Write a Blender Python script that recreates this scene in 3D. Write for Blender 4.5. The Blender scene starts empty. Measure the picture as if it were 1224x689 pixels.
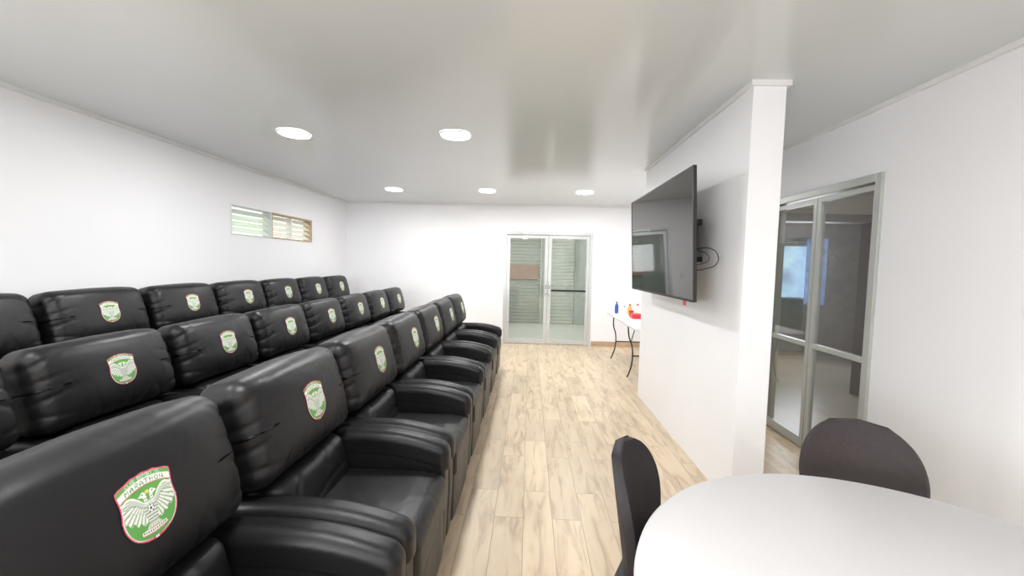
import bpy, bmesh, math, random
import numpy as np
from mathutils import Vector, Matrix, noise
from mathutils.bvhtree import BVHTree
random.seed(4)
SC=bpy.context.scene
COL=SC.collection
H=2.6; XL=-3.49; YB=7.52; XR=2.30; YF=-2.6
SC.view_settings.view_transform='Standard'
SC.view_settings.look='None'

# ------------------------------------------------------------ materials
def new_mat(name):
    m=bpy.data.materials.new(name); m.use_nodes=True
    nt=m.node_tree; b=nt.nodes['Principled BSDF']
    return m,nt,b
def pmat(name,col,rough=.5,metal=0,noise_scale=8,var=.06,bump=0,bscale=60,emis=0,coat=0,spec=None):
    m,nt,b=new_mat(name); N=nt.nodes; L=nt.links
    tc=N.new('ShaderNodeTexCoord'); n=N.new('ShaderNodeTexNoise'); n.inputs['Scale'].default_value=noise_scale
    n.inputs['Detail'].default_value=4
    L.new(tc.outputs['Object'],n.inputs['Vector'])
    r=N.new('ShaderNodeValToRGB')
    c0=[max(0,c*(1-var)) for c in col]; c1=[min(1,c*(1+var)) for c in col]
    r.color_ramp.elements[0].color=(*c0,1); r.color_ramp.elements[1].color=(*c1,1)
    r.color_ramp.elements[0].position=.3; r.color_ramp.elements[1].position=.7
    L.new(n.outputs['Fac'],r.inputs['Fac']); L.new(r.outputs['Color'],b.inputs['Base Color'])
    b.inputs['Roughness'].default_value=rough; b.inputs['Metallic'].default_value=metal
    if coat: b.inputs['Coat Weight'].default_value=coat
    if spec is not None: b.inputs['Specular IOR Level'].default_value=spec
    if emis:
        L.new(r.outputs['Color'],b.inputs['Emission Color']); b.inputs['Emission Strength'].default_value=emis
    if bump:
        n2=N.new('ShaderNodeTexNoise'); n2.inputs['Scale'].default_value=bscale; n2.inputs['Detail'].default_value=5
        L.new(tc.outputs['Object'],n2.inputs['Vector'])
        bp=N.new('ShaderNodeBump'); bp.inputs['Strength'].default_value=bump; bp.inputs['Distance'].default_value=.01
        L.new(n2.outputs['Fac'],bp.inputs['Height']); L.new(bp.outputs['Normal'],b.inputs['Normal'])
    return m
M={}
M['wall']=pmat('wall_paint',(.87,.87,.885),.55,var=.012,noise_scale=1.5,bump=.05,bscale=90)
M['ceil']=pmat('ceiling_gloss',(.70,.73,.74),.17,var=.02,noise_scale=.6,bump=.02,bscale=1.2)
M['trim']=pmat('white_trim',(.80,.80,.79),.4,var=.02)
M['alu']=pmat('aluminium_silver',(.60,.62,.62),.35,metal=.3,var=.03)
M['alu_g']=pmat('aluminium_grey',(.48,.50,.47),.38,metal=.3,var=.03)
M['chrome']=pmat('chrome',(.8,.8,.8),.15,metal=1,var=.02)
M['white_pl']=pmat('white_laminate',(.80,.79,.80),.38,var=.01,bump=.02,bscale=200)
M['table']=pmat('table_laminate',(.61,.595,.60),.5,var=.01,bump=.02,bscale=200)
M['black_pl']=pmat('black_plastic',(.012,.012,.013),.4,var=.1)
M['screen']=pmat('tv_screen',(.005,.005,.006),.03,var=.1,spec=.8)
M['wood']=pmat('tan_wood',(.50,.39,.25),.5,noise_scale=14,var=.2)
M['dwood']=pmat('dark_wood',(.10,.06,.045),.5,noise_scale=14,var=.3)
M['tilebase']=pmat('tile_baseboard',(.52,.38,.25),.4,noise_scale=5,var=.2)
M['fabric']=pmat('dark_brown_fabric',(.036,.027,.028),.7,noise_scale=60,var=.12,bump=.15,bscale=260)
M['fabric2']=pmat('black_fabric',(.018,.015,.018),.6,noise_scale=60,var=.12,bump=.15,bscale=260)
M['metal_leg']=pmat('grey_metal',(.45,.43,.40),.35,metal=.8)
M['blue']=pmat('blue_plastic',(.02,.09,.40),.4)
M['red']=pmat('red_plastic',(.60,.03,.04),.4)
M['yellow']=pmat('yellow_plastic',(.75,.42,.08),.4)
M['paper']=pmat('white_paper',(.8,.8,.78),.6)
M['shutter']=pmat('shutter_metal',(.40,.42,.38),.5,metal=.1,var=.05)
M['shutter2']=pmat('shutter_metal_light',(.60,.62,.57),.5,metal=.1,var=.05)
M['extwall']=pmat('exterior_wall',(.40,.42,.39),.7,var=.08)
M['extfloor']=pmat('exterior_floor',(.62,.62,.60),.35,var=.06,noise_scale=3)
M['beige']=pmat('brown_board',(.42,.27,.21),.6,var=.1)
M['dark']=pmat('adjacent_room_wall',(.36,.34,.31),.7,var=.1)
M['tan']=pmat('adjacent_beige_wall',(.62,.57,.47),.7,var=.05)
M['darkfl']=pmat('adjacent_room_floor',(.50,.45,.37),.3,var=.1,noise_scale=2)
M['slat']=pmat('louvre_glass',(.80,.88,.75),.3,var=.05)  # green tint puts the green light from outside into the slat colour
M['slat2']=pmat('louvre_beige',(.84,.83,.75),.4,var=.05)
M['bluewin']=pmat('window_daylight_blue',(.40,.58,.90),.5,var=.45,noise_scale=2.5,emis=.95)
M['curtain']=pmat('blue_curtain',(.20,.32,.56),.8,emis=.4,var=.3)  # emission stands in for daylight coming through the cloth
M['riser']=pmat('riser',(.4,.33,.25),.5)

def leather():
    m,nt,b=new_mat('black_leather'); N=nt.nodes; L=nt.links
    tc=N.new('ShaderNodeTexCoord')
    nz=N.new('ShaderNodeTexNoise'); nz.inputs['Scale'].default_value=4; nz.inputs['Detail'].default_value=2
    L.new(tc.outputs['Object'],nz.inputs['Vector'])
    mr=N.new('ShaderNodeMapRange'); mr.inputs['To Min'].default_value=.36; mr.inputs['To Max'].default_value=.45
    L.new(nz.outputs['Fac'],mr.inputs['Value']); L.new(mr.outputs['Result'],b.inputs['Roughness'])
    cr=N.new('ShaderNodeValToRGB'); cr.color_ramp.elements[0].color=(.006,.006,.007,1); cr.color_ramp.elements[1].color=(.010,.010,.011,1)
    L.new(nz.outputs['Fac'],cr.inputs['Fac']); L.new(cr.outputs['Color'],b.inputs['Base Color'])
    b.inputs['Specular IOR Level'].default_value=.40
    n1=N.new('ShaderNodeTexNoise'); n1.inputs['Scale'].default_value=6; n1.inputs['Detail'].default_value=2.5; n1.inputs['Distortion'].default_value=.8
    L.new(tc.outputs['Object'],n1.inputs['Vector'])
    v=N.new('ShaderNodeTexVoronoi'); v.inputs['Scale'].default_value=420
    L.new(tc.outputs['Object'],v.inputs['Vector'])
    b1=N.new('ShaderNodeBump'); b1.inputs['Strength'].default_value=.20; b1.inputs['Distance'].default_value=.026
    L.new(n1.outputs['Fac'],b1.inputs['Height'])
    b2=N.new('ShaderNodeBump'); b2.inputs['Strength'].default_value=.14; b2.inputs['Distance'].default_value=.001
    L.new(v.outputs['Distance'],b2.inputs['Height']); L.new(b1.outputs['Normal'],b2.inputs['Normal'])
    L.new(b2.outputs['Normal'],b.inputs['Normal'])
    return m
M['leather']=leather()

def floor_mat():
    m,nt,b=new_mat('wood_look_tile'); N=nt.nodes; L=nt.links
    tc=N.new('ShaderNodeTexCoord'); mp=N.new('ShaderNodeMapping'); mp.inputs['Rotation'].default_value=(0,0,math.pi/2)
    L.new(tc.outputs['Object'],mp.inputs['Vector'])
    br=N.new('ShaderNodeTexBrick'); br.offset=.37; br.offset_frequency=2
    br.inputs['Color1'].default_value=(0,0,0,1); br.inputs['Color2'].default_value=(1,1,1,1)
    br.inputs['Mortar'].default_value=(.5,.5,.5,1)
    br.inputs['Scale'].default_value=1; br.inputs['Brick Width'].default_value=.76; br.inputs['Row Height'].default_value=.17
    br.inputs['Mortar Size'].default_value=.002; br.inputs['Mortar Smooth'].default_value=.1
    L.new(mp.outputs['Vector'],br.inputs['Vector'])
    sep=N.new('ShaderNodeSeparateColor'); L.new(br.outputs['Color'],sep.inputs['Color'])
    mul=N.new('ShaderNodeMath'); mul.operation='MULTIPLY'; mul.inputs[1].default_value=37
    L.new(sep.outputs[0],mul.inputs[0])
    cb=N.new('ShaderNodeCombineXYZ'); L.new(mul.outputs[0],cb.inputs[2])
    mp2=N.new('ShaderNodeMapping'); mp2.inputs['Scale'].default_value=(2.2,12,1)
    L.new(mp.outputs['Vector'],mp2.inputs['Vector'])
    ad=N.new('ShaderNodeVectorMath'); ad.operation='ADD'; L.new(mp2.outputs['Vector'],ad.inputs[0]); L.new(cb.outputs[0],ad.inputs[1])
    g=N.new('ShaderNodeTexNoise'); g.inputs['Scale'].default_value=1.3; g.inputs['Detail'].default_value=6; g.inputs['Roughness'].default_value=.58; g.inputs['Distortion'].default_value=.7
    L.new(ad.outputs[0],g.inputs['Vector'])
    r=N.new('ShaderNodeValToRGB'); e=r.color_ramp.elements
    e[0].position=.28; e[0].color=(.43,.325,.225,1); e[1].position=.74; e[1].color=(.71,.59,.43,1)
    x=r.color_ramp.elements.new(.40); x.color=(.56,.435,.305,1)
    x=r.color_ramp.elements.new(.50); x.color=(.66,.53,.375,1)
    L.new(g.outputs['Fac'],r.inputs['Fac'])
    tint=N.new('ShaderNodeMapRange'); tint.inputs['To Min'].default_value=.88; tint.inputs['To Max'].default_value=1.06
    L.new(sep.outputs[0],tint.inputs['Value'])
    mx=N.new('ShaderNodeVectorMath'); mx.operation='SCALE'; L.new(r.outputs['Color'],mx.inputs[0]); L.new(tint.outputs['Result'],mx.inputs['Scale'])
    mo=N.new('ShaderNodeMix'); mo.data_type='RGBA'; L.new(br.outputs['Fac'],mo.inputs['Factor'])
    L.new(mx.outputs[0],mo.inputs['A']); mo.inputs['B'].default_value=(.38,.30,.22,1)
    L.new(mo.outputs['Result'],b.inputs['Base Color'])
    b.inputs['Roughness'].default_value=.36
    bp=N.new('ShaderNodeBump'); bp.inputs['Strength'].default_value=.25; bp.inputs['Distance'].default_value=.002; bp.invert=True
    L.new(br.outputs['Fac'],bp.inputs['Height']); L.new(bp.outputs['Normal'],b.inputs['Normal'])
    return m
M['floor']=floor_mat()

def glass_mat(name,tint,base=.05):
    m=bpy.data.materials.new(name); m.use_nodes=True; nt=m.node_tree; N=nt.nodes; L=nt.links
    for n in list(N): N.remove(n)
    o=N.new('ShaderNodeOutputMaterial'); mx=N.new('ShaderNodeMixShader'); t=N.new('ShaderNodeBsdfTransparent'); g=N.new('ShaderNodeBsdfGlossy')
    t.inputs['Color'].default_value=(*tint,1); g.inputs['Roughness'].default_value=.02
    lw=N.new('ShaderNodeLayerWeight'); lw.inputs['Blend'].default_value=.5
    p=N.new('ShaderNodeMath'); p.operation='POWER'; p.inputs[1].default_value=5
    a=N.new('ShaderNodeMath'); a.operation='MULTIPLY_ADD'; a.inputs[1].default_value=.9; a.inputs[2].default_value=base
    L.new(lw.outputs['Facing'],p.inputs[0]); L.new(p.outputs[0],a.inputs[0])
    L.new(a.outputs[0],mx.inputs[0]); L.new(t.outputs[0],mx.inputs[1]); L.new(g.outputs[0],mx.inputs[2]); L.new(mx.outputs[0],o.inputs['Surface'])
    return m
M['glass']=glass_mat('door_glass',(.95,.97,.95))
M['glass_d']=glass_mat('side_door_glass',(.94,.95,.94),.09)
def emis_mat(name,col,s):
    m,nt,b=new_mat(name); b.inputs['Base Color'].default_value=(*col,1); b.inputs['Emission Color'].default_value=(*col,1); b.inputs['Emission Strength'].default_value=s
    return m
M['led']=emis_mat('led_diffuser',(1,.99,.97),16)
M['sky']=emis_mat('daylight_pane',(.9,.95,1),1.2)

# ------------------------------------------------------------ helpers
def mesh_obj(name,verts,faces,mat,smooth=False,parent=None):
    me=bpy.data.meshes.new(name); me.from_pydata([tuple(v) for v in verts],[],faces); me.update()
    me.materials.append(mat)
    if smooth: me.polygons.foreach_set('use_smooth',[True]*len(me.polygons))
    o=bpy.data.objects.new(name,me); COL.objects.link(o)
    if parent is not None: o.parent=parent
    return o
def box_geo(x0,x1,y0,y1,z0,z1):
    v=[(x0,y0,z0),(x1,y0,z0),(x1,y1,z0),(x0,y1,z0),(x0,y0,z1),(x1,y0,z1),(x1,y1,z1),(x0,y1,z1)]
    f=[(0,3,2,1),(4,5,6,7),(0,1,5,4),(1,2,6,5),(2,3,7,6),(3,0,4,7)]
    return v,f
def boxes(name,lst,mat,parent=None,bevel=0,kind=None):
    V=[];F=[]
    for b in lst:
        v,f=box_geo(*b); n=len(V); V+=v; F+=[tuple(i+n for i in q) for q in f]
    o=mesh_obj(name,V,F,mat,parent=parent)
    if bevel:
        md=o.modifiers.new('bevel','BEVEL'); md.width=bevel; md.segments=3; md.limit_method='ANGLE'
    if kind: o['kind']=kind
    return o
def empty(name,loc=(0,0,0),rotz=0,parent=None):
    e=bpy.data.objects.new(name,None); e.empty_display_size=.1; e.location=loc; e.rotation_euler=(0,0,rotz); COL.objects.link(e)
    if parent: e.parent=parent
    return e
def tag(o,label,cat,group=None):
    o['label']=label; o['category']=cat
    if group: o['group']=group
def axis_pts(h,r,nc,nm):
    a=[h-r+r*math.tan(math.pi/4*i/nc) for i in range(nc+1)]
    m=list(np.linspace(-(h-r),h-r,nm+1))[1:-1]
    return [-x for x in reversed(a)]+m+a
def rbox(half,r,nc=4,nm=8):
    ax=[axis_pts(half[i],min(r,half[i]*.98),nc,nm if isinstance(nm,int) else nm[i]) for i in range(3)]
    idx={};V=[];F=[]
    def vid(p):
        k=(round(p[0],6),round(p[1],6),round(p[2],6))
        if k not in idx: idx[k]=len(V); V.append(p)
        return idx[k]
    for d in range(3):
        a,b=(d+1)%3,(d+2)%3
        for s in (-1,1):
            A=ax[a];B=ax[b]
            for i in range(len(A)-1):
                for j in range(len(B)-1):
                    q=[]
                    for (ii,jj) in ((i,j),(i+1,j),(i+1,j+1),(i,j+1)):
                        p=[0,0,0];p[d]=s*half[d];p[a]=A[ii];p[b]=B[jj];q.append(vid(tuple(p)))
                    if s<0: q.reverse()
                    F.append(tuple(q))
    P=np.array(V); h=np.array(half)
    rr=np.minimum(r,h*.98)
    c=np.clip(P,-(h-rr),h-rr); dd=(P-c)/rr
    n=np.linalg.norm(dd,axis=1,keepdims=True); 
    P=c+dd/n*rr
    return P,F
def rough(P,amp,sc,seed=0,stretch=(1,1,1)):
    out=P.copy()
    for i,p in enumerate(P):
        q=Vector((p[0]*stretch[0]*sc+seed,p[1]*stretch[1]*sc,p[2]*stretch[2]*sc))
        v=noise.noise_vector(q)
        out[i]+=np.array(v)*amp
    return out
def place(P,loc=(0,0,0),ry=0):
    c,s=math.cos(ry),math.sin(ry)
    x=P[:,0]*c+P[:,2]*s; z=-P[:,0]*s+P[:,2]*c
    return np.stack([x+loc[0],P[:,1]+loc[1],z+loc[2]],1)
def cyl(name,p0,p1,r0,r1,mat,parent=None,n=16,smooth=True):
    p0=Vector(p0);p1=Vector(p1);d=(p1-p0);q=d.to_track_quat('Z','Y')
    V=[];F=[]
    for k,(p,r) in enumerate(((p0,r0),(p1,r1))):
        for i in range(n):
            a=2*math.pi*i/n; V.append(p+q@Vector((r*math.cos(a),r*math.sin(a),0)))
    for i in range(n): F.append((i,(i+1)%n,n+(i+1)%n,n+i))
    F.append(tuple(reversed(range(n)))); F.append(tuple(range(n,2*n)))
    o=mesh_obj(name,V,F,mat,parent=parent)
    if smooth: o.data.polygons.foreach_set('use_smooth',[True]*n+[False,False])
    return o
def lathe(name,prof,mat,parent=None,n=48,loc=(0,0,0)):
    V=[];F=[]
    for r,z in prof:
        for i in range(n):
            a=2*math.pi*i/n; V.append((loc[0]+r*math.cos(a),loc[1]+r*math.sin(a),loc[2]+z))
    for k in range(len(prof)-1):
        for i in range(n):
            j=(i+1)%n; F.append((k*n+i,k*n+j,(k+1)*n+j,(k+1)*n+i))
    F.append(tuple(reversed(range(n)))); F.append(tuple(range((len(prof)-1)*n,len(prof)*n)))
    o=mesh_obj(name,V,F,mat,smooth=True,parent=parent)
    md=o.modifiers.new('es','EDGE_SPLIT'); md.split_angle=math.radians(50)
    return o
def tube(name,pts,r,mat,parent=None,cyclic=False):
    cu=bpy.data.curves.new(name,'CURVE'); cu.dimensions='3D'; cu.bevel_depth=r; cu.bevel_resolution=3; cu.resolution_u=6
    sp=cu.splines.new('BEZIER'); sp.bezier_points.add(len(pts)-1)
    for b,p in zip(sp.bezier_points,pts):
        b.co=p; b.handle_left_type='AUTO'; b.handle_right_type='AUTO'
    sp.use_cyclic_u=cyclic
    t=bpy.data.objects.new(name,cu); COL.objects.link(t)
    dg=bpy.context.evaluated_depsgraph_get(); me=bpy.data.meshes.new_from_object(t.evaluated_get(dg))
    bpy.data.objects.remove(t)
    o=bpy.data.objects.new(name,me); COL.objects.link(o); me.materials.clear(); me.materials.append(mat)
    me.polygons.foreach_set('use_smooth',[True]*len(me.polygons))
    if parent: o.parent=parent
    return o

# ------------------------------------------------------------ camera
f,yaw,pitch,roll,ch=479.7,.04263,.05736,.02346,1.482
Fv=Vector((-math.sin(yaw)*math.cos(pitch),math.cos(yaw)*math.cos(pitch),-math.sin(pitch)))
R=Vector((math.cos(yaw),math.sin(yaw),0)); U=R.cross(Fv)
R2=math.cos(roll)*R+math.sin(roll)*U; U2=math.cos(roll)*U-math.sin(roll)*R
cam=bpy.data.cameras.new('camera'); co=bpy.data.objects.new('camera',cam); COL.objects.link(co)
cam.sensor_width=36; cam.sensor_fit='HORIZONTAL'; cam.lens=f/1224*36; cam.clip_start=.03
mt=Matrix((R2,U2,-Fv)).transposed().to_4x4(); mt.translation=Vector((0,0,ch)); co.matrix_world=mt
SC.camera=co

# ------------------------------------------------------------ room shell
S='structure'
boxes('floor',[(XL-.15,XR+.15,YF-.15,YB+.15,-.1,0)],M['floor'],kind=S)
boxes('ceiling',[(XL-.15,XR+.15,YF-.15,YB+.15,H,H+.1)],M['ceil'],kind=S)
WY0,WY1,WZ0,WZ1=4.56,6.30,1.765,2.115
boxes('wall_left',[(XL-.15,XL,YF-.15,WY0,0,H),(XL-.15,XL,WY1,YB+.15,0,H),(XL-.15,XL,WY0,WY1,0,WZ0),(XL-.15,XL,WY0,WY1,WZ1,H)],M['wall'],kind=S)
DX0,DX1,DH=-.479,1.162,2.102
boxes('wall_back',[(XL,DX0,YB,YB+.15,0,H),(DX1,XR,YB,YB+.15,0,H),(DX0,DX1,YB,YB+.15,DH,H)],M['wall'],kind=S)
RY0,RY1,RH=2.758,4.0,2.148
boxes('wall_right',[(XR,XR+.15,YF-.15,RY0,0,H),(XR,XR+.15,RY1,YB+.15,0,H),(XR,XR+.15,RY0,RY1,RH,H)],M['wall'],kind=S)
boxes('wall_front',[(XL,XR,YF-.15,YF,0,H)],M['wall'],kind=S)
boxes('wall_partition',[(1.295,1.485,2.495,4.66,0,H)],M['wall'],kind=S)
boxes('trim_1',[(XL,XL+.025,YF,YB,H-.03,H)],M['trim'],kind=S)
boxes('trim_2',[(XL+.025,XR-.025,YB-.025,YB,H-.03,H)],M['trim'],kind=S)
boxes('trim_3',[(XR-.025,XR,YF,YB,H-.03,H)],M['trim'],kind=S)
boxes('trim_4',[(1.275,1.505,2.475,2.495,H-.03,H),(1.275,1.295,2.495,4.68,H-.03,H),(1.485,1.505,2.495,4.68,H-.03,H),(1.295,1.485,4.66,4.68,H-.03,H)],M['trim'],kind=S)
boxes('baseboard_back',[(XL,DX0-.02,YB-.012,YB,0,.09),(DX1+.02,XR,YB-.012,YB,0,.09)],M['tilebase'],kind=S)
boxes('floor_platform',[(XL,-2.56,1.2,6.95,0,.17)],M['riser'],kind=S)

# ------------------------------------------------------------ back double door
def leaf(parent,mp,w,h,hside,fm,gm,stile=.055,rails=(),bottom=.09,handle=True):
    def bx(l): 
        out=[]
        for (a,b,c,d,e,g) in l:
            p=mp(a,c,e);q=mp(b,d,g)
            out.append((min(p[0],q[0]),max(p[0],q[0]),min(p[1],q[1]),max(p[1],q[1]),min(p[2],q[2]),max(p[2],q[2])))
        return out
    L=[(0,stile,-.02,.02,.01,h),(w-stile,w,-.02,.02,.01,h),(stile,w-stile,-.02,.02,h-stile,h),(stile,w-stile,-.02,.02,.01,bottom)]
    for z in rails: L.append((stile,w-stile,-.02,.02,z-.02,z+.02))
    lf=boxes('door_leaf',bx(L),fm,parent=parent,bevel=.003)
    boxes('glass_pane',bx([(stile,w-stile,-.003,.003,bottom,h-stile)]),gm,parent=lf)
    if handle:
        hx=w-stile*.5 if hside>0 else stile*.5
        c=mp(hx,-.02,.93);d=mp(hx,-.06,.93);e=mp(hx,-.02,1.17);g=mp(hx,-.06,1.17)
        tube('handle',[c,d,((Vector(d)+Vector(g))/2),g,e],.011,M['chrome'],parent=lf)
    return lf
d1=empty('door_1',(0,0,0)); d1['kind']=S
fr=.05
boxes('door_frame',[(DX0,DX0+fr,YB-.015,YB+.09,0,DH),(DX1-fr,DX1,YB-.015,YB+.09,0,DH),(DX0+fr,DX1-fr,YB-.015,YB+.09,DH-fr,DH)],M['alu'],parent=d1,bevel=.004)
mid=(DX0+DX1)/2; yy=YB+.03
lw=(DX1-DX0)/2-fr-.003
leaf(d1,lambda x,y,z:(DX0+fr+x,yy+y,z),lw,DH-fr-.005,1,M['alu'],M['glass'],rails=(),stile=.06)
leaf(d1,lambda x,y,z:(mid+.003+x,yy+y,z),lw,DH-fr-.005,-1,M['alu'],M['glass'],rails=(),stile=.06)
boxes('push_bar',[(mid+.07,DX1-.11,yy-.045,yy-.022,1.005,1.04)],M['black_pl'],parent=d1,bevel=.004)
boxes('door_closer',[(DX0+.08,DX0+.34,YB-.05,YB-.016,DH-.055,DH-.01)],M['alu_g'],parent=d1,bevel=.006)

d2=empty('door_2'); d2['kind']=S
boxes('door_frame',[(XR-.02,XR+.12,RY0,RY0+.05,0,RH),(XR-.02,XR+.12,RY1-.05,RY1,0,RH),(XR-.02,XR+.12,RY0+.05,RY1-.05,RH-.055,RH)],M['alu_g'],parent=d2,bevel=.004)
lw2=(RY1-RY0)/2-.053
leaf(d2,lambda x,y,z:(XR+.03+y,RY0+.05+x,z),lw2,RH-.065,1,M['alu_g'],M['glass_d'],stile=.04,rails=(.88,),handle=False)
leaf(d2,lambda x,y,z:(XR+.03+y,(RY0+RY1)/2+.003+x,z),lw2,RH-.065,-1,M['alu_g'],M['glass_d'],stile=.04,rails=(.88,),handle=False)

# louvre window
w1=empty('window_1'); w1['kind']=S
ym=5.30
def frame(name,y0,y1,z0,z1,t,m,x0=XL-.12,x1=XL+.008):
    return boxes(name,[(x0,x1,y0,y0+t,z0,z1),(x0,x1,y1-t,y1,z0,z1),(x0,x1,y0+t,y1-t,z0,z0+t),(x0,x1,y0+t,y1-t,z1-t,z1)],m,parent=w1,bevel=.003)
frame('window_frame',WY0,ym,WZ0,WZ1,.012,M['alu'])
frame('window_frame',ym,WY1,WZ0,WZ1,.020,M['wood'])
def slats(y0,y1,n,m):
    V=[];F=[]
    for i in range(n):
        z=WZ0+.03+(WZ1-WZ0-.06)*(i+.5)/n; hh=(WZ1-WZ0-.06)/n*.46
        b=len(V)
        for y in (y0,y1):
            for (dx,dz) in ((-.045,-hh),(-.039,-hh),(.045,hh),(.039,hh)):
                V.append((XL-.06-dx,y,z+dz))
        F+= [(b,b+1,b+5,b+4),(b+1,b+2,b+6,b+5),(b+2,b+3,b+7,b+6),(b+3,b,b+4,b+7),(b,b+3,b+2,b+1),(b+4,b+5,b+6,b+7)]
    mesh_obj('louvre_slats',V,F,m,parent=w1)
slats(WY0+.015,ym-.015,4,M['slat']); slats(ym+.022,WY1-.022,4,M['slat2'])
boxes('mullion',[(XL-.1,XL-.02,(ym+WY1)/2-.008,(ym+WY1)/2+.008,WZ0+.03,WZ1-.03)],M['trim'],parent=w1)

# window behind the camera (daylight source)
w2=empty('window_2'); w2['kind']=S
boxes('window_frame',[(-3.3,-3.24,YF-.01,YF+.03,.9,2.2),(-1.36,-1.3,YF-.01,YF+.03,.9,2.2),(-3.24,-1.36,YF-.01,YF+.03,.9,.96),(-3.24,-1.36,YF-.01,YF+.03,2.14,2.2),(-2.33,-2.27,YF-.01,YF+.03,.96,2.14)],M['alu'],parent=w2)
boxes('window_pane',[(-3.24,-1.36,YF-.005,YF+.004,.96,2.14)],M['sky'],parent=w2)

# ------------------------------------------------------------ ceiling lights
def rsq(h,r,n=8):
    out=[]
    for cx,cy,a0 in ((h-r,h-r,0),(-(h-r),h-r,90),(-(h-r),-(h-r),180),(h-r,-(h-r),270)):
        for i in range(n+1):
            a=math.radians(a0+90*i/n); out.append((cx+r*math.cos(a),cy+r*math.sin(a)))
    return out
lights=[(-2.103,3.523,22),(-.672,3.523,28),(-2.103,6.136,20),(-.672,6.136,22),(.798,6.136,21),(-2.1,.9,20),(-.67,.9,24),(-2.1,-1.5,16),(-.2,-1.5,20),(1.6,-1.2,25),(1.9,5.6,21)]  # entries after the visible panels are out of view, added for illumination
for i,(x,y,en) in enumerate(lights):
    e=empty('ceiling_light',(x,y,H-.001))
    o1=rsq(.128,.100);o2=rsq(.125,.098);o3=rsq(.120,.095);n=len(o1)
    V=[(a,b,0) for a,b in o1]+[(a,b,-.010) for a,b in o2]+[(a,b,-.012) for a,b in o3]
    F=[(k,(k+1)%n,n+(k+1)%n,n+k) for k in range(n)]+[(n+k,n+(k+1)%n,2*n+(k+1)%n,2*n+k) for k in range(n)]
    mesh_obj('light_frame',V,F,M['trim'],parent=e)
    mesh_obj('diffuser',[(a,b,-.0115) for a,b in o3],[tuple(reversed(range(n)))],M['led'],parent=e)
    tag(e,'rounded white led panel glowing flush in the glossy ceiling','ceiling light','rounded led ceiling panels')
    ld=bpy.data.lights.new('lamp','AREA'); ld.shape='DISK'; ld.size=.22; ld.energy=en; ld.color=(.995,.995,1)
    lo=bpy.data.objects.new('lamp',ld); COL.objects.link(lo); lo.parent=e; lo.location=(0,0,-.016)
ld=bpy.data.lights.new('lamp','AREA'); ld.shape='RECTANGLE'; ld.size=1.9; ld.size_y=1.15; ld.energy=120; ld.color=(.96,.98,1)
lo=bpy.data.objects.new('window_daylight',ld); COL.objects.link(lo); lo.location=(-2.3,YF+.05,1.55)
lo.rotation_euler=Vector((0,1,0)).to_track_quat('-Z','Z').to_euler()

# ------------------------------------------------------------ recliner
LE=M['leather']
rec=empty('recliner')
TILT=-math.radians(14)
def part(name,half,r,loc,ry=0,nc=4,nm=8,deform=None,amp=.004,sc=7,seed=0,stretch=(1,1,1),parent=rec):
    P,F=rbox(half,r,nc,nm)
    if deform: P=deform(P)
    if amp: P=rough(P,amp,sc,seed,stretch)
    P=place(P,loc,ry)
    return mesh_obj(name,P,F,LE,smooth=True,parent=parent)
def head_def(P):
    P=P.copy(); a,b,c=.095,.345,.205
    y=P[:,1]/b; z=P[:,2]/c; x=P[:,0]/a
    bul=(1-np.clip(np.abs(y),0,1)**3.5)*(1-np.clip(np.abs(z),0,1)**3.5)
    P[:,0]+=np.where(x>0,.042*bul-.004,-.01*bul)
    sgn=np.sign(P[:,1])
    ay=np.abs(P[:,1])
    for (zc,sl,am,wd) in ((.12,.55,.004,.013),(.05,.15,.003,.011),(-.05,.35,.004,.013),(-.12,-.25,.0035,.012)):
        dl=P[:,2]-zc-sl*(.33-ay)*(1+.25*sgn)
        P[:,0]-=np.where(x>0,am*np.exp(-(dl/wd)**2)*np.exp(-((.33-ay)/.10)**2),0)
        P[:,1]-=sgn*am*.6*np.exp(-(dl/wd)**2)*(ay>.30)
    for (yc,sl,am) in ((-.24,.7,.004),(-.12,-.2,.0035),(.02,.1,.003),(.10,.4,.0035),(.21,-.6,.004)):
        dl=P[:,1]-yc-sl*(P[:,2]+.19)
        P[:,0]-=np.where(x>0,am*np.exp(-(dl/.012)**2)*np.exp(-((P[:,2]+.19)/.08)**2),0)
    P[:,1]*=1-.02*(z*z)
    P[:,2]-=np.where(z>0,.020*np.abs(y)**3,0)
    return P
head=part('headrest',(.095,.345,.205),.060,(-.198,0,.860),TILT,nc=7,nm=(6,80,48),deform=head_def,amp=.005,sc=5,seed=3)
def lum_def(P):
    P=P.copy(); y=P[:,1]/.26; z=P[:,2]/.13
    fr=P[:,0]>0
    P[:,0]+=np.where(fr,.028*(1-y**4)*(1-z**4),0)
    for (yc,sl,am) in ((-.19,.5,.0035),(.03,.3,.003),(.15,-.4,.0035)):
        dl=P[:,1]-yc-sl*P[:,2]
        P[:,0]-=np.where(fr,am*np.exp(-(dl/.013)**2)*np.exp(-((P[:,2]-.07)/.08)**2),0)
    dl=P[:,2]+.03-.015*np.sin(P[:,1]*13)
    P[:,0]-=np.where(fr,.005*np.exp(-(dl/.012)**2),0)
    return P
part('lumbar_cushion',(.085,.254,.120),.055,(-.135,0,.535),TILT,nc=4,nm=(4,50,28),deform=lum_def,amp=.004,sc=5,seed=9)
part('back_shell',(.045,.322,.41),.035,(-.315,0,.57),TILT*.55,nc=3,nm=6,amp=.002,seed=1)
def seat_def(P):
    P=P.copy(); x=P[:,0]/.31; y=P[:,1]/.256
    P[:,2]+=np.where(P[:,2]>0,.012*(1-y**4)*(1-np.clip(x,-1,1)**4),0)
    P[:,2]-=np.where(x>.6,.02*((x-.6)/.4)**2,0)
    g=np.exp(-((P[:,0]-.22)/.006)**2)
    P[:,2]-=np.where(P[:,2]>0,.004*g,0)
    return P
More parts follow.
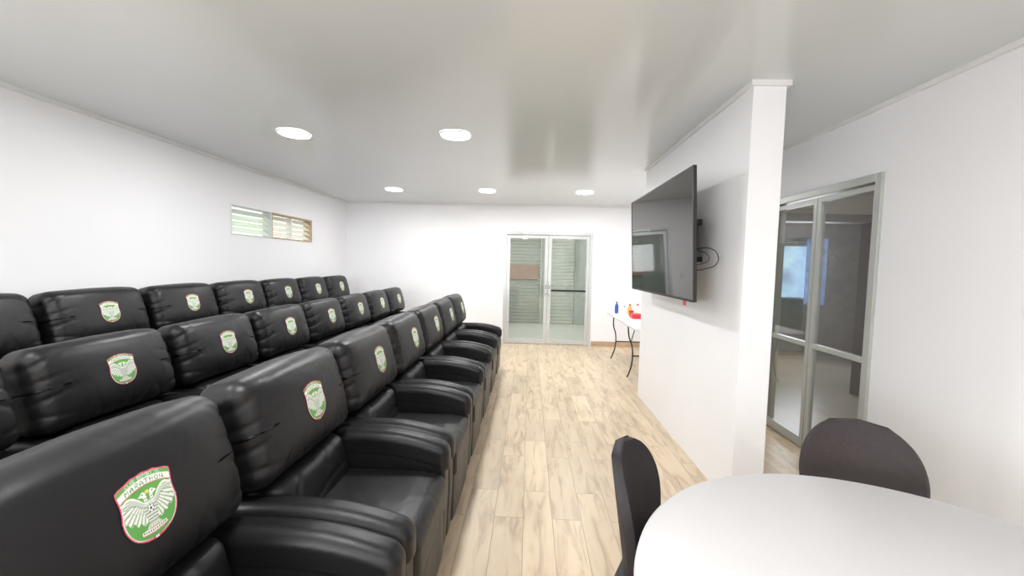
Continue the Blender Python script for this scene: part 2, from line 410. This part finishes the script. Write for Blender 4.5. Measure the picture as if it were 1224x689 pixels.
part('seat_cushion',(.31,.256,.085),.045,(.135,0,.400),0,nc=4,nm=(26,16,4),deform=seat_def,amp=.003,sc=4.5,seed=5)
def foot_def(P):
    P=P.copy(); y=P[:,1]/.256; z=P[:,2]/.15
    P[:,0]+=np.where(P[:,0]>0,.012*(1-y**4)*(1-z**4),0)
    return P
part('footrest_panel',(.035,.256,.145),.025,(.392,0,.205),0,nc=3,nm=(3,14,10),deform=foot_def,amp=.002,sc=5,seed=6)
part('base_frame',(.32,.25,.09),.02,(.01,0,.15),0,nc=2,nm=3,amp=0)
def arm_z(x):
    return -.055*np.clip((x-.10)/.90,0,1)**2+.006*np.cos(x*2.2)
def arm_def(P):
    P=P.copy(); x=P[:,0]/.375
    P[:,2]+=arm_z(x)
    return P
def side_def(P):
    P=P.copy(); z=P[:,2]/.25; x=P[:,0]/.375
    P[:,2]+=arm_z(x)*np.clip(z,0,1)
    P[:,0]-=np.where(P[:,0]>.2,.010*np.clip(-z,0,1),0)
    return P
for sy in (-1,1):
    part('side_panel',(.368,.0550,.255),.020,(.062,sy*.3105,.305),0,nc=3,nm=(20,4,14),deform=side_def,amp=.001,sc=4,seed=12+sy)
    part('armrest',(.378,.0568,.072),.046,(.068,sy*.3105,.574),0,nc=7,nm=(44,4,6),deform=arm_def,amp=.001,sc=3,seed=20+sy)
    for fx in (-.25,.31):
        cyl('foot',(fx,sy*.28,0),(fx,sy*.28,.07),.02,.024,M['black_pl'],parent=rec)

# ---- crest, painted per vertex from its geometric design
FONT={'M':['10001','11011','10101','10101','10001','10001','10001'],'A':['00100','01010','01010','10001','11111','10001','10001'],
'R':['11110','10001','10001','11110','10100','10010','10001'],'T':['11111','00100','00100','00100','00100','00100','00100'],
'H':['10001','10001','10001','11111','10001','10001','10001'],'O':['01110','10001','10001','10001','10001','10001','01110'],
'N':['10001','11001','11001','10101','10011','10011','10001'],'C':['01111','10000','10000','10000','10000','10000','01111'],
'L':['10000']*6+['11111'],'U':['10001']*6+['01110'],'B':['11110','10001','10001','11110','10001','10001','11110'],
'D':['11110','10001','10001','10001','10001','10001','11110'],'E':['11111','10000','10000','11110','10000','10000','11111'],
'P':['11110','10001','10001','11110','10000','10000','10000'],'I':['01110','00100','00100','00100','00100','00100','01110'],
'V':['10001','10001','10001','10001','01010','01010','00100'],' ':['00000']*7}
def text_hit(txt,s,t):
    if not(0<=s<1 and 0<=t<1): return False
    n=len(txt)*6.8-1.8; c=s*n; k=int(c//6.8); cc=int((c%6.8))
    if cc>4 or k>=len(txt): return False
    return FONT[txt[k]][6-int(t*7)][cc]=='1'
WH=(.80,.82,.77);GR=(.12,.36,.08);DG=(.03,.20,.05);RD=(.72,.07,.17);BK=(.03,.03,.03);LG=(.36,.54,.30);GB=(.66,.70,.63);PG=(.50,.62,.44);GY=(.22,.28,.20)
def sil(v):
    if v>.97 or v<-.97: return -1
    if v>.62: return .66+.30*math.sqrt(max(0,1-((v-.62)/.36)**2))
    if v>-.1: return .96-.05*math.sin((v+.1)/.72*math.pi)
    t=(-.1-v)/.87
    return .96*math.sqrt(max(0,1-t**2.3))
def top_edge(u): return .95-.24*u*u-.02*abs(math.sin(u*math.pi*2.5))
def crest_col(u,v):
    au=abs(u)
    w=sil(v)
    if w<0 or au>w or v>top_edge(u): return None
    te=.95-.24*u*u-v
    wl=sil(v-.07) if v-.07>-.97 else 0
    e=min(w-au,top_edge(u)-v)
    if e<.045 or au>wl+.06: return RD
    if te<.175:
        if text_hit('CLUB DEPORTIVO',(u+.60)/1.20,(.165-te)/.10): return WH
        return GR
    if te<.185: return WH
    if te<.36:
        if text_hit('MARATHON',(u+.66)/1.32,(.345-te)/.135): return DG
        return WH
    if te<.38: return RD
    if e<.075 or au>wl+.01: return WH
    if v<-.62 and abs(v+.70-.25*u*u)<.08 and au<.46:
        vc=-.70+.25*u*u
        if abs(v-vc)>.06: return RD
        if abs(v-vc)<.028 and int((u+1)*26)%2: return DG
        return WH
    rr=math.hypot(u,v+.10)
    if rr<.12:
        if rr>.105: return GY
        if rr<.04: return BK
        a=math.atan2(v+.10,u)
        if rr>.075 and math.cos(5*(a-math.pi/2))>.5: return BK
        return WH
    # double-headed pale bird filling the field
    if math.hypot(au-.15,v-.34)<.08: return BK if math.hypot(au-.17,v-.355)<.022 else WH
    if .18<au<.33 and abs(v-.335+.10*(au-.18))<(.33-au)*.42: return WH
    if au<.06 and .34<v<.43: return (.80,.62,.12)
    if abs(au-.11)<.06 and .08<v<.33: return WH if math.sin(v*80)>-.5 else GY
    if au<.18 and .0<v<.15: return WH if math.sin(v*90)*math.sin(au*60)>-.3 else GY
    if au<.20+.05*math.sin((v+.3)*7) and -.48<v<.02: return GB if math.sin(v*70)>-.3 else GY
    if .17<au<.86:
        k=(au-.17)/.69
        top=.12+.32*math.sin(min(1,k*1.25)*math.pi*.62)-.26*max(0,k-.75)
        bot=-.50+.05*math.sin(k*22)+.30*k
        if bot<v<top:
            row=(v-bot)/(top-bot)
            ang=math.atan2(v-.35,au-.02)
            if row>.92: return WH
            if abs(row-.70)<.018: return GY
            if abs(row-.42)<.012: return LG
            s=math.sin(ang*40 if row<.70 else ang*52+1)
            return GY if s>.80 else (PG if s>.35 else (WH if row<.70 else GB))
    if -.62<v<=-.42 and au<.10+.85*(-.40-v):
        return LG if math.sin(math.atan2(u,-(v+.1))*34)>.5 else GB
    return GR
NU,NV=150,180
CW,CHH=.138,.168
dg=bpy.context.evaluated_depsgraph_get()
bvh=BVHTree.FromPolygons([v.co.copy() for v in head.data.vertices],[tuple(p.vertices) for p in head.data.polygons])
V=[];C=[];ok=[]
czc=.897
for j in range(NV+1):
    v=-1+2*j/NV
    for i in range(NU+1):
        u=-1+2*i/NU
        c=crest_col(u,v); 
        y=u*CW/2; z=czc+v*CHH/2*math.cos(TILT)
        h=bvh.ray_cast(Vector((1,y,z)),Vector((-1,0,0)))
        x=h[0].x+.0018 if h[0] else -.1
        V.append((x,y,z)); C.append(c if c else WH); ok.append(c is not None)
F=[]
for j in range(NV):
    for i in range(NU):
        a=j*(NU+1)+i; q=(a,a+1,a+NU+2,a+NU+1)
        if sum(ok[k] for k in q)>=3: F.append(q)
used=sorted({k for q in F for k in q}); rem={k:n for n,k in enumerate(used)}
cm,nt,b=new_mat('crest_print'); at=nt.nodes.new('ShaderNodeAttribute'); at.attribute_name='paint'
nt.links.new(at.outputs['Color'],b.inputs['Base Color']); b.inputs['Roughness'].default_value=.5
crest=mesh_obj('crest',[V[k] for k in used],[tuple(rem[k] for k in q) for q in F],cm,smooth=True,parent=head)
ca=crest.data.color_attributes.new('paint','FLOAT_COLOR','POINT')
ca.data.foreach_set('color',np.array([(*C[k],1) for k in used],dtype=np.float32).ravel())
crest['label']='green white and red club crest printed on leather'

def copy_tree(src,loc,rotz=0,label=None,cat=None,group=None):
    n=src.copy(); COL.objects.link(n); n.location=loc; n.rotation_euler=(0,0,rotz)
    for c in list(src.children):
        k=c.copy(); COL.objects.link(k); k.parent=n
        for g in list(c.children):
            gg=g.copy(); COL.objects.link(gg); gg.parent=k
    if label: tag(n,label,cat,group)
    return n
s=.739
rows=[('A',-.815,.8796,range(0,7),0,'black leather recliner in the row beside the open aisle'),
      ('B',-2.03,1.969,range(-1,7),0,'black leather recliner in the middle row of seats'),
      ('C',-3.04,2.84,range(-1,6),.17,'black leather recliner on the raised row against the wall')]
first=True
for (nm,x,y0,ks,z,lab) in rows:
    for k in ks:
        if first:
            first=False; fx=(x,y0+k*s,z); flab=lab; continue
        copy_tree(rec,(x,y0+k*s,z),0,lab,'chair','black recliners with crests')
rec.location=fx; tag(rec,flab,'chair','black recliners with crests')

# ------------------------------------------------------------ round table
T=empty('round_table',(.94,.775,0)); tag(T,'round white laminate table with a smooth bright top','table')
r=.69
lathe('table_top',[(r-.02,.715),(r-.004,.719),(r,.73),(r-.003,.744),(r-.012,.75),(.001,.75)],M['table'],parent=T,n=128)
lathe('pedestal',[(.05,.03),(.045,.06),(.04,.6),(.06,.68),(.2,.70),(.2,.7145)],M['metal_leg'],parent=T)
lathe('pedestal_base',[(.30,0),(.30,.012),(.26,.022),(.06,.035)],M['metal_leg'],parent=T)

# ------------------------------------------------------------ side chairs
def side_chair(loc,rot,mat,label,W=.235,HT=.42,lean=.10,leg=M['metal_leg']):
    e=empty('dining_chair',loc,rot)
    nu,nv=28,24; V=[];F=[]
    for j in range(nv+1):
        t=j/nv
        for i in range(nu+1):
            u=-1+2*i/nu
            su=math.copysign(abs(math.sin(u*math.pi/2)),u)
            wv=W*(.78+.22*math.sin(min(1,t/.55)*math.pi/2))
            if t>.45: wv*=max(0,1-((t-.45)/.55)**2.6)**(1/2.3)
            y=su*wv
            zz=.44+HT*(t)
            x=-.20-lean*t + .075*(y/W)**2*(1-.2*t)
            V.append((x,y,zz))
    for j in range(nv):
        for i in range(nu):
            a=j*(nu+1)+i; F.append((a,a+nu+1,a+nu+2,a+1))
    b=mesh_obj('backrest',V,F,mat,smooth=True,parent=e)
    md=b.modifiers.new('w','WELD'); md.merge_threshold=.0008
    md=b.modifiers.new('s','SOLIDIFY'); md.thickness=.032; md.offset=0
    md=b.modifiers.new('b','BEVEL'); md.width=.011; md.segments=3; md.limit_method='ANGLE'; md.angle_limit=math.radians(50)
    P,Fc=rbox((.225,.225,.035),.033,4,10)
    y=P[:,1]/.225;x=P[:,0]/.225
    P[:,1]*=1-.12*np.clip(-x,0,1); P[:,2]+=np.where(P[:,2]>0,.012*(1-y*y)*(1-x*x),0)
    P=place(P,(.0,0,.45))
    mesh_obj('seat',P,Fc,mat,smooth=True,parent=e)
    for sx in (-1,1):
        for sy in (-1,1):
            cyl('leg',(sx*.13,sy*.13,.42),(sx*.21,sy*.20,0),.014,.010,leg,parent=e)
    tag(e,label,'chair'); return e
side_chair((.568,1.300,0),-.50,M['fabric2'],'black upholstered chair with curved back beside the round table',W=.20,lean=.06)
side_chair((1.28,1.475,0),math.atan2(-.92,-.47),M['fabric'],'dark brown fabric chair with rounded back beside the round table',W=.198)

# ------------------------------------------------------------ television
TVX,TY0,TY1,TZ0,TZ1=1.05,2.646,4.208,1.265,2.148
tv=empty('television',(TVX,(TY0+TY1)/2,(TZ0+TZ1)/2)); tv.rotation_euler=(0,-math.radians(2.7),0)
tag(tv,'large black flat television on a tilted wall bracket','television')
hy=(TY1-TY0)/2; hz=(TZ1-TZ0)/2
boxes('tv_body',[(.004,.020,-hy,hy,-hz,hz),(.020,.065,-hy*.75,hy*.75,-hz*.85,hz*.35)],M['black_pl'],parent=tv,bevel=.004)
boxes('bezel',[(-.004,.004,-hy,-hy+.010,-hz,hz),(-.004,.004,hy-.010,hy,-hz,hz),(-.004,.004,-hy+.010,hy-.010,-hz,-hz+.016),(-.004,.004,-hy+.010,hy-.010,hz-.010,hz)],M['black_pl'],parent=tv)
boxes('screen',[(-.001,.004,-hy+.010,hy-.010,-hz+.016,hz-.010)],M['screen'],parent=tv)
boxes('red_tag',[(.006,.010,-hy+.16,-hy+.20,-hz-.035,-hz+.002)],M['red'],parent=tv)
boxes('wall_bracket',[(.065,.10,-.30,-.26,-.25,.28),(.065,.10,.26,.30,-.25,.28),(.10,.235,-.35,.35,.10,.14),(.10,.235,-.35,.35,-.18,-.14)],M['black_pl'],parent=tv,bevel=.003)
def wp(l): return [(x-TVX,y-(TY0+TY1)/2,z-(TZ0+TZ1)/2) for x,y,z in l]
tube('power_cable',wp([(1.12,2.92,1.60),(1.15,2.78,1.62),(1.20,2.72,1.61),(1.23,2.71,1.57),(1.215,2.70,1.51),(1.15,2.72,1.48),(1.11,2.80,1.47)]),.003,M['black_pl'],parent=tv)
tube('signal_cable',wp([(1.12,2.92,1.62),(1.16,2.80,1.60),(1.19,2.76,1.57),(1.195,2.76,1.54),(1.17,2.77,1.52),(1.12,2.90,1.51)]),.0022,M['black_pl'],parent=tv)
sw=empty('light_switch',(-.66,YB,1.2)); boxes('switch_plate',[(-.035,.035,-.012,0,-.06,.06)],M['white_pl'],parent=sw,bevel=.003); boxes('rocker',[(-.014,.014,-.017,-.012,-.03,.03)],M['paper'],parent=sw,bevel=.002)
tag(sw,'small white light switch on the wall next to glass doors','switch')

# ------------------------------------------------------------ folding table with supplies
FT=empty('folding_table',(1.65,5.75,0)); tag(FT,'white plastic folding table with black metal legs','table')
P,Fc=rbox((.36,.90,.02),.018,3,4); mesh_obj('table_top',place(P,(0,0,.735)),Fc,M['white_pl'],smooth=True,parent=FT)
for sy,y in ((-1,-.36),(1,.68)):
    for sx in (-1,1):
        tube('folding_leg',[(sx*.30,y-sy*.06,.715),(sx*.29,y-sy*.02,.55),(sx*.25,y,.42),(sx*.25,y+sy*.01,.20),(sx*.29,y+sy*.02,.06),(sx*.31,y+sy*.02,.015)],.0095,M['black_pl'],parent=FT)
    cyl('crossbar',(-.25,y,.30),(.25,y,.30),.009,.009,M['black_pl'],parent=FT)
    cyl('brace',(0,y,.30),(0,y-sy*.34,.715),.008,.008,M['black_pl'],parent=FT)
def bottle(loc,r,h,m,capm,label,name='bottle'):
    e=empty(name,loc)
    lathe('bottle_body',[(r*.92,0),(r,.01),(r,h*.62),(r*.85,h*.72),(r*.38,h*.82),(r*.36,h*.88)],m,parent=e,n=24)
    lathe('cap',[(r*.42,h*.86),(r*.42,h*.99),(r*.36,h)],capm,parent=e,n=20)
    tag(e,label,'bottle'); return e
tz=.7552
bottle((1.39,6.38,tz),.028,.19,M['blue'],M['blue'],'tall blue plastic bottle standing on the folding table')
bottle((1.49,6.30,tz),.026,.13,M['paper'],M['blue'],'short white bottle with blue cap on folding table')
bottle((1.55,6.20,tz),.034,.17,M['yellow'],M['red'],'orange yellow bottle with red cap on folding table')
bottle((1.63,6.05,tz),.033,.19,M['paper'],M['red'],'white bottle with red cap on folding table')
bx=boxes('box',[(1.48,1.62,5.74,5.90,tz,tz+.07)],M['red'],bevel=.006); tag(bx,'small red box lying on the folding table','box')
bx=boxes('box',[(1.66,1.84,5.60,5.80,tz,tz+.12)],M['yellow'],bevel=.006); tag(bx,'yellow orange box on the folding table','box')
lathe_c=empty('cup',(1.53,6.02,tz)); lathe('cup_body',[(.028,0),(.036,.09),(.032,.088),(.025,.006)],M['red'],parent=lathe_c,n=24); tag(lathe_c,'red drinking cup on the folding table','cup')

# ------------------------------------------------------------ outside the back door
boxes('floor_exterior',[(-3.5,5,YB+.15,14,-.12,-.02)],M['extfloor'],kind=S)
boxes('wall_exterior',[(-3.5,-.75,10.4,10.55,-.02,2.9),(-.75,2.3,10.4,10.55,2.35,2.9),(.30,.56,10.32,10.55,-.02,2.35),(1.16,1.40,10.32,10.55,-.02,2.35),(2.24,3.4,10.4,10.55,-.02,2.9)],M['extwall'],kind=S)
def shutter(x0,x1,y,z0,z1,label,m):
    n=int((z1-z0)/.085); V=[];F=[]
    for i in range(n):
        a=z0+(z1-z0)*i/n; b_=z0+(z1-z0)*(i+1)/n; h=b_-a; k=len(V)
        for x in (x0,x1):
            V+= [(x,y,a),(x,y-.022,a+h*.25),(x,y-.022,a+h*.75),(x,y,b_-.004),(x,y+.02,b_-.004),(x,y+.02,a)]
        F+= [(k+j,k+6+j,k+6+(j+1)%6,k+(j+1)%6) for j in range(6)]+[(k+5,k+4,k+3,k+2,k+1,k),(k+6,k+7,k+8,k+9,k+10,k+11)]
    o=mesh_obj('roller_shutter',V,F,m); tag(o,label,'shutter','roller shutters outside'); return o
shutter(-.74,.29,10.42,-.02,2.35,'closed grey metal roller shutter outside the glass doors',M['shutter'])
shutter(.57,1.15,10.42,-.02,2.35,'closed pale metal roller shutter outside the glass doors',M['shutter2'])
shutter(1.41,2.23,10.42,-.02,2.35,'closed pale metal roller shutter outside the glass doors',M['shutter2'])
hp=boxes('hanging_board',[(-.72,.22,10.34,10.38,1.12,1.50)],M['beige'],bevel=.01); tag(hp,'brown board hung on the shutter outside','board')

# ------------------------------------------------------------ room behind the right door
X0=XR+.15
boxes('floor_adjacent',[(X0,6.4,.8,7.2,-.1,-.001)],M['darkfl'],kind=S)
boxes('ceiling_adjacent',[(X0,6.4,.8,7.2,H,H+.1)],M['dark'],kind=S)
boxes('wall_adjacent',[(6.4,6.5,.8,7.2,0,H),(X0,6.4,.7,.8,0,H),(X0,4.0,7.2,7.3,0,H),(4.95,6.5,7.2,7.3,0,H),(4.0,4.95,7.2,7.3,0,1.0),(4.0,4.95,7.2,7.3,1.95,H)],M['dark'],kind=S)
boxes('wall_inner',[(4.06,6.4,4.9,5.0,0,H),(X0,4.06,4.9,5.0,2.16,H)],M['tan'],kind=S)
w3=empty('window_3'); w3['kind']=S
boxes('window_frame',[(4.0,4.03,7.17,7.25,1.0,1.95),(4.92,4.95,7.17,7.25,1.0,1.95),(4.03,4.92,7.17,7.25,1.0,1.03),(4.03,4.92,7.17,7.25,1.92,1.95)],M['alu'],parent=w3)
boxes('window_pane',[(4.03,4.92,7.24,7.26,1.03,1.92)],M['bluewin'],parent=w3)
for (a,b_) in ((4.72,5.06),(4.0,4.25)):
    V=[];F=[]
    for i in range(41):
        x=a+(b_-a)*i/40; y=7.08+.03*math.sin(i*1.3)
        V+=[(x,y,.92),(x,y,2.05)]
    for i in range(40): F.append((2*i,2*i+2,2*i+3,2*i+1))
    cu=mesh_obj('curtain',V,F,M['curtain'],smooth=True); tag(cu,'blue curtain hanging beside the window of the next room','curtain','blue window curtains')
d3=empty('door_3'); d3['kind']=S
boxes('door_frame',[(3.97,4.06,4.86,5.04,0,2.16),(X0,X0+.09,4.86,5.04,0,2.16),(X0+.09,3.97,4.86,5.04,2.07,2.16)],M['dwood'],parent=d3,bevel=.005)
ld=bpy.data.lights.new('lamp','AREA'); ld.size=.9; ld.energy=20; ld.color=(.92,.95,1)
lo=bpy.data.objects.new('adjacent_room_daylight',ld); COL.objects.link(lo); lo.location=(4.5,6.95,1.5); lo.rotation_euler=Vector((-.3,-1,-.3)).to_track_quat('-Z','Z').to_euler()
ld=bpy.data.lights.new('lamp','AREA'); ld.size=.5; ld.energy=26; ld.color=(1,.97,.92)
lo=bpy.data.objects.new('adjacent_room_fill',ld); COL.objects.link(lo); lo.location=(4.4,2.6,H-.03)  # fill light without a fixture, added to brighten the next room

# ------------------------------------------------------------ world
w=bpy.data.worlds.new('sky'); SC.world=w; w.use_nodes=True
nt=w.node_tree; bg=nt.nodes['Background']; sk=nt.nodes.new('ShaderNodeTexSky'); sk.sky_type='HOSEK_WILKIE'; sk.turbidity=5
sk.sun_direction=Vector((.3,-.5,.8)).normalized()
mixn=nt.nodes.new('ShaderNodeMix'); mixn.data_type='RGBA'; mixn.inputs['Factor'].default_value=.8
nt.links.new(sk.outputs[0],mixn.inputs['A']); mixn.inputs['B'].default_value=(.96,.98,.92,1)
nt.links.new(mixn.outputs['Result'],bg.inputs['Color']); bg.inputs['Strength'].default_value=1.7
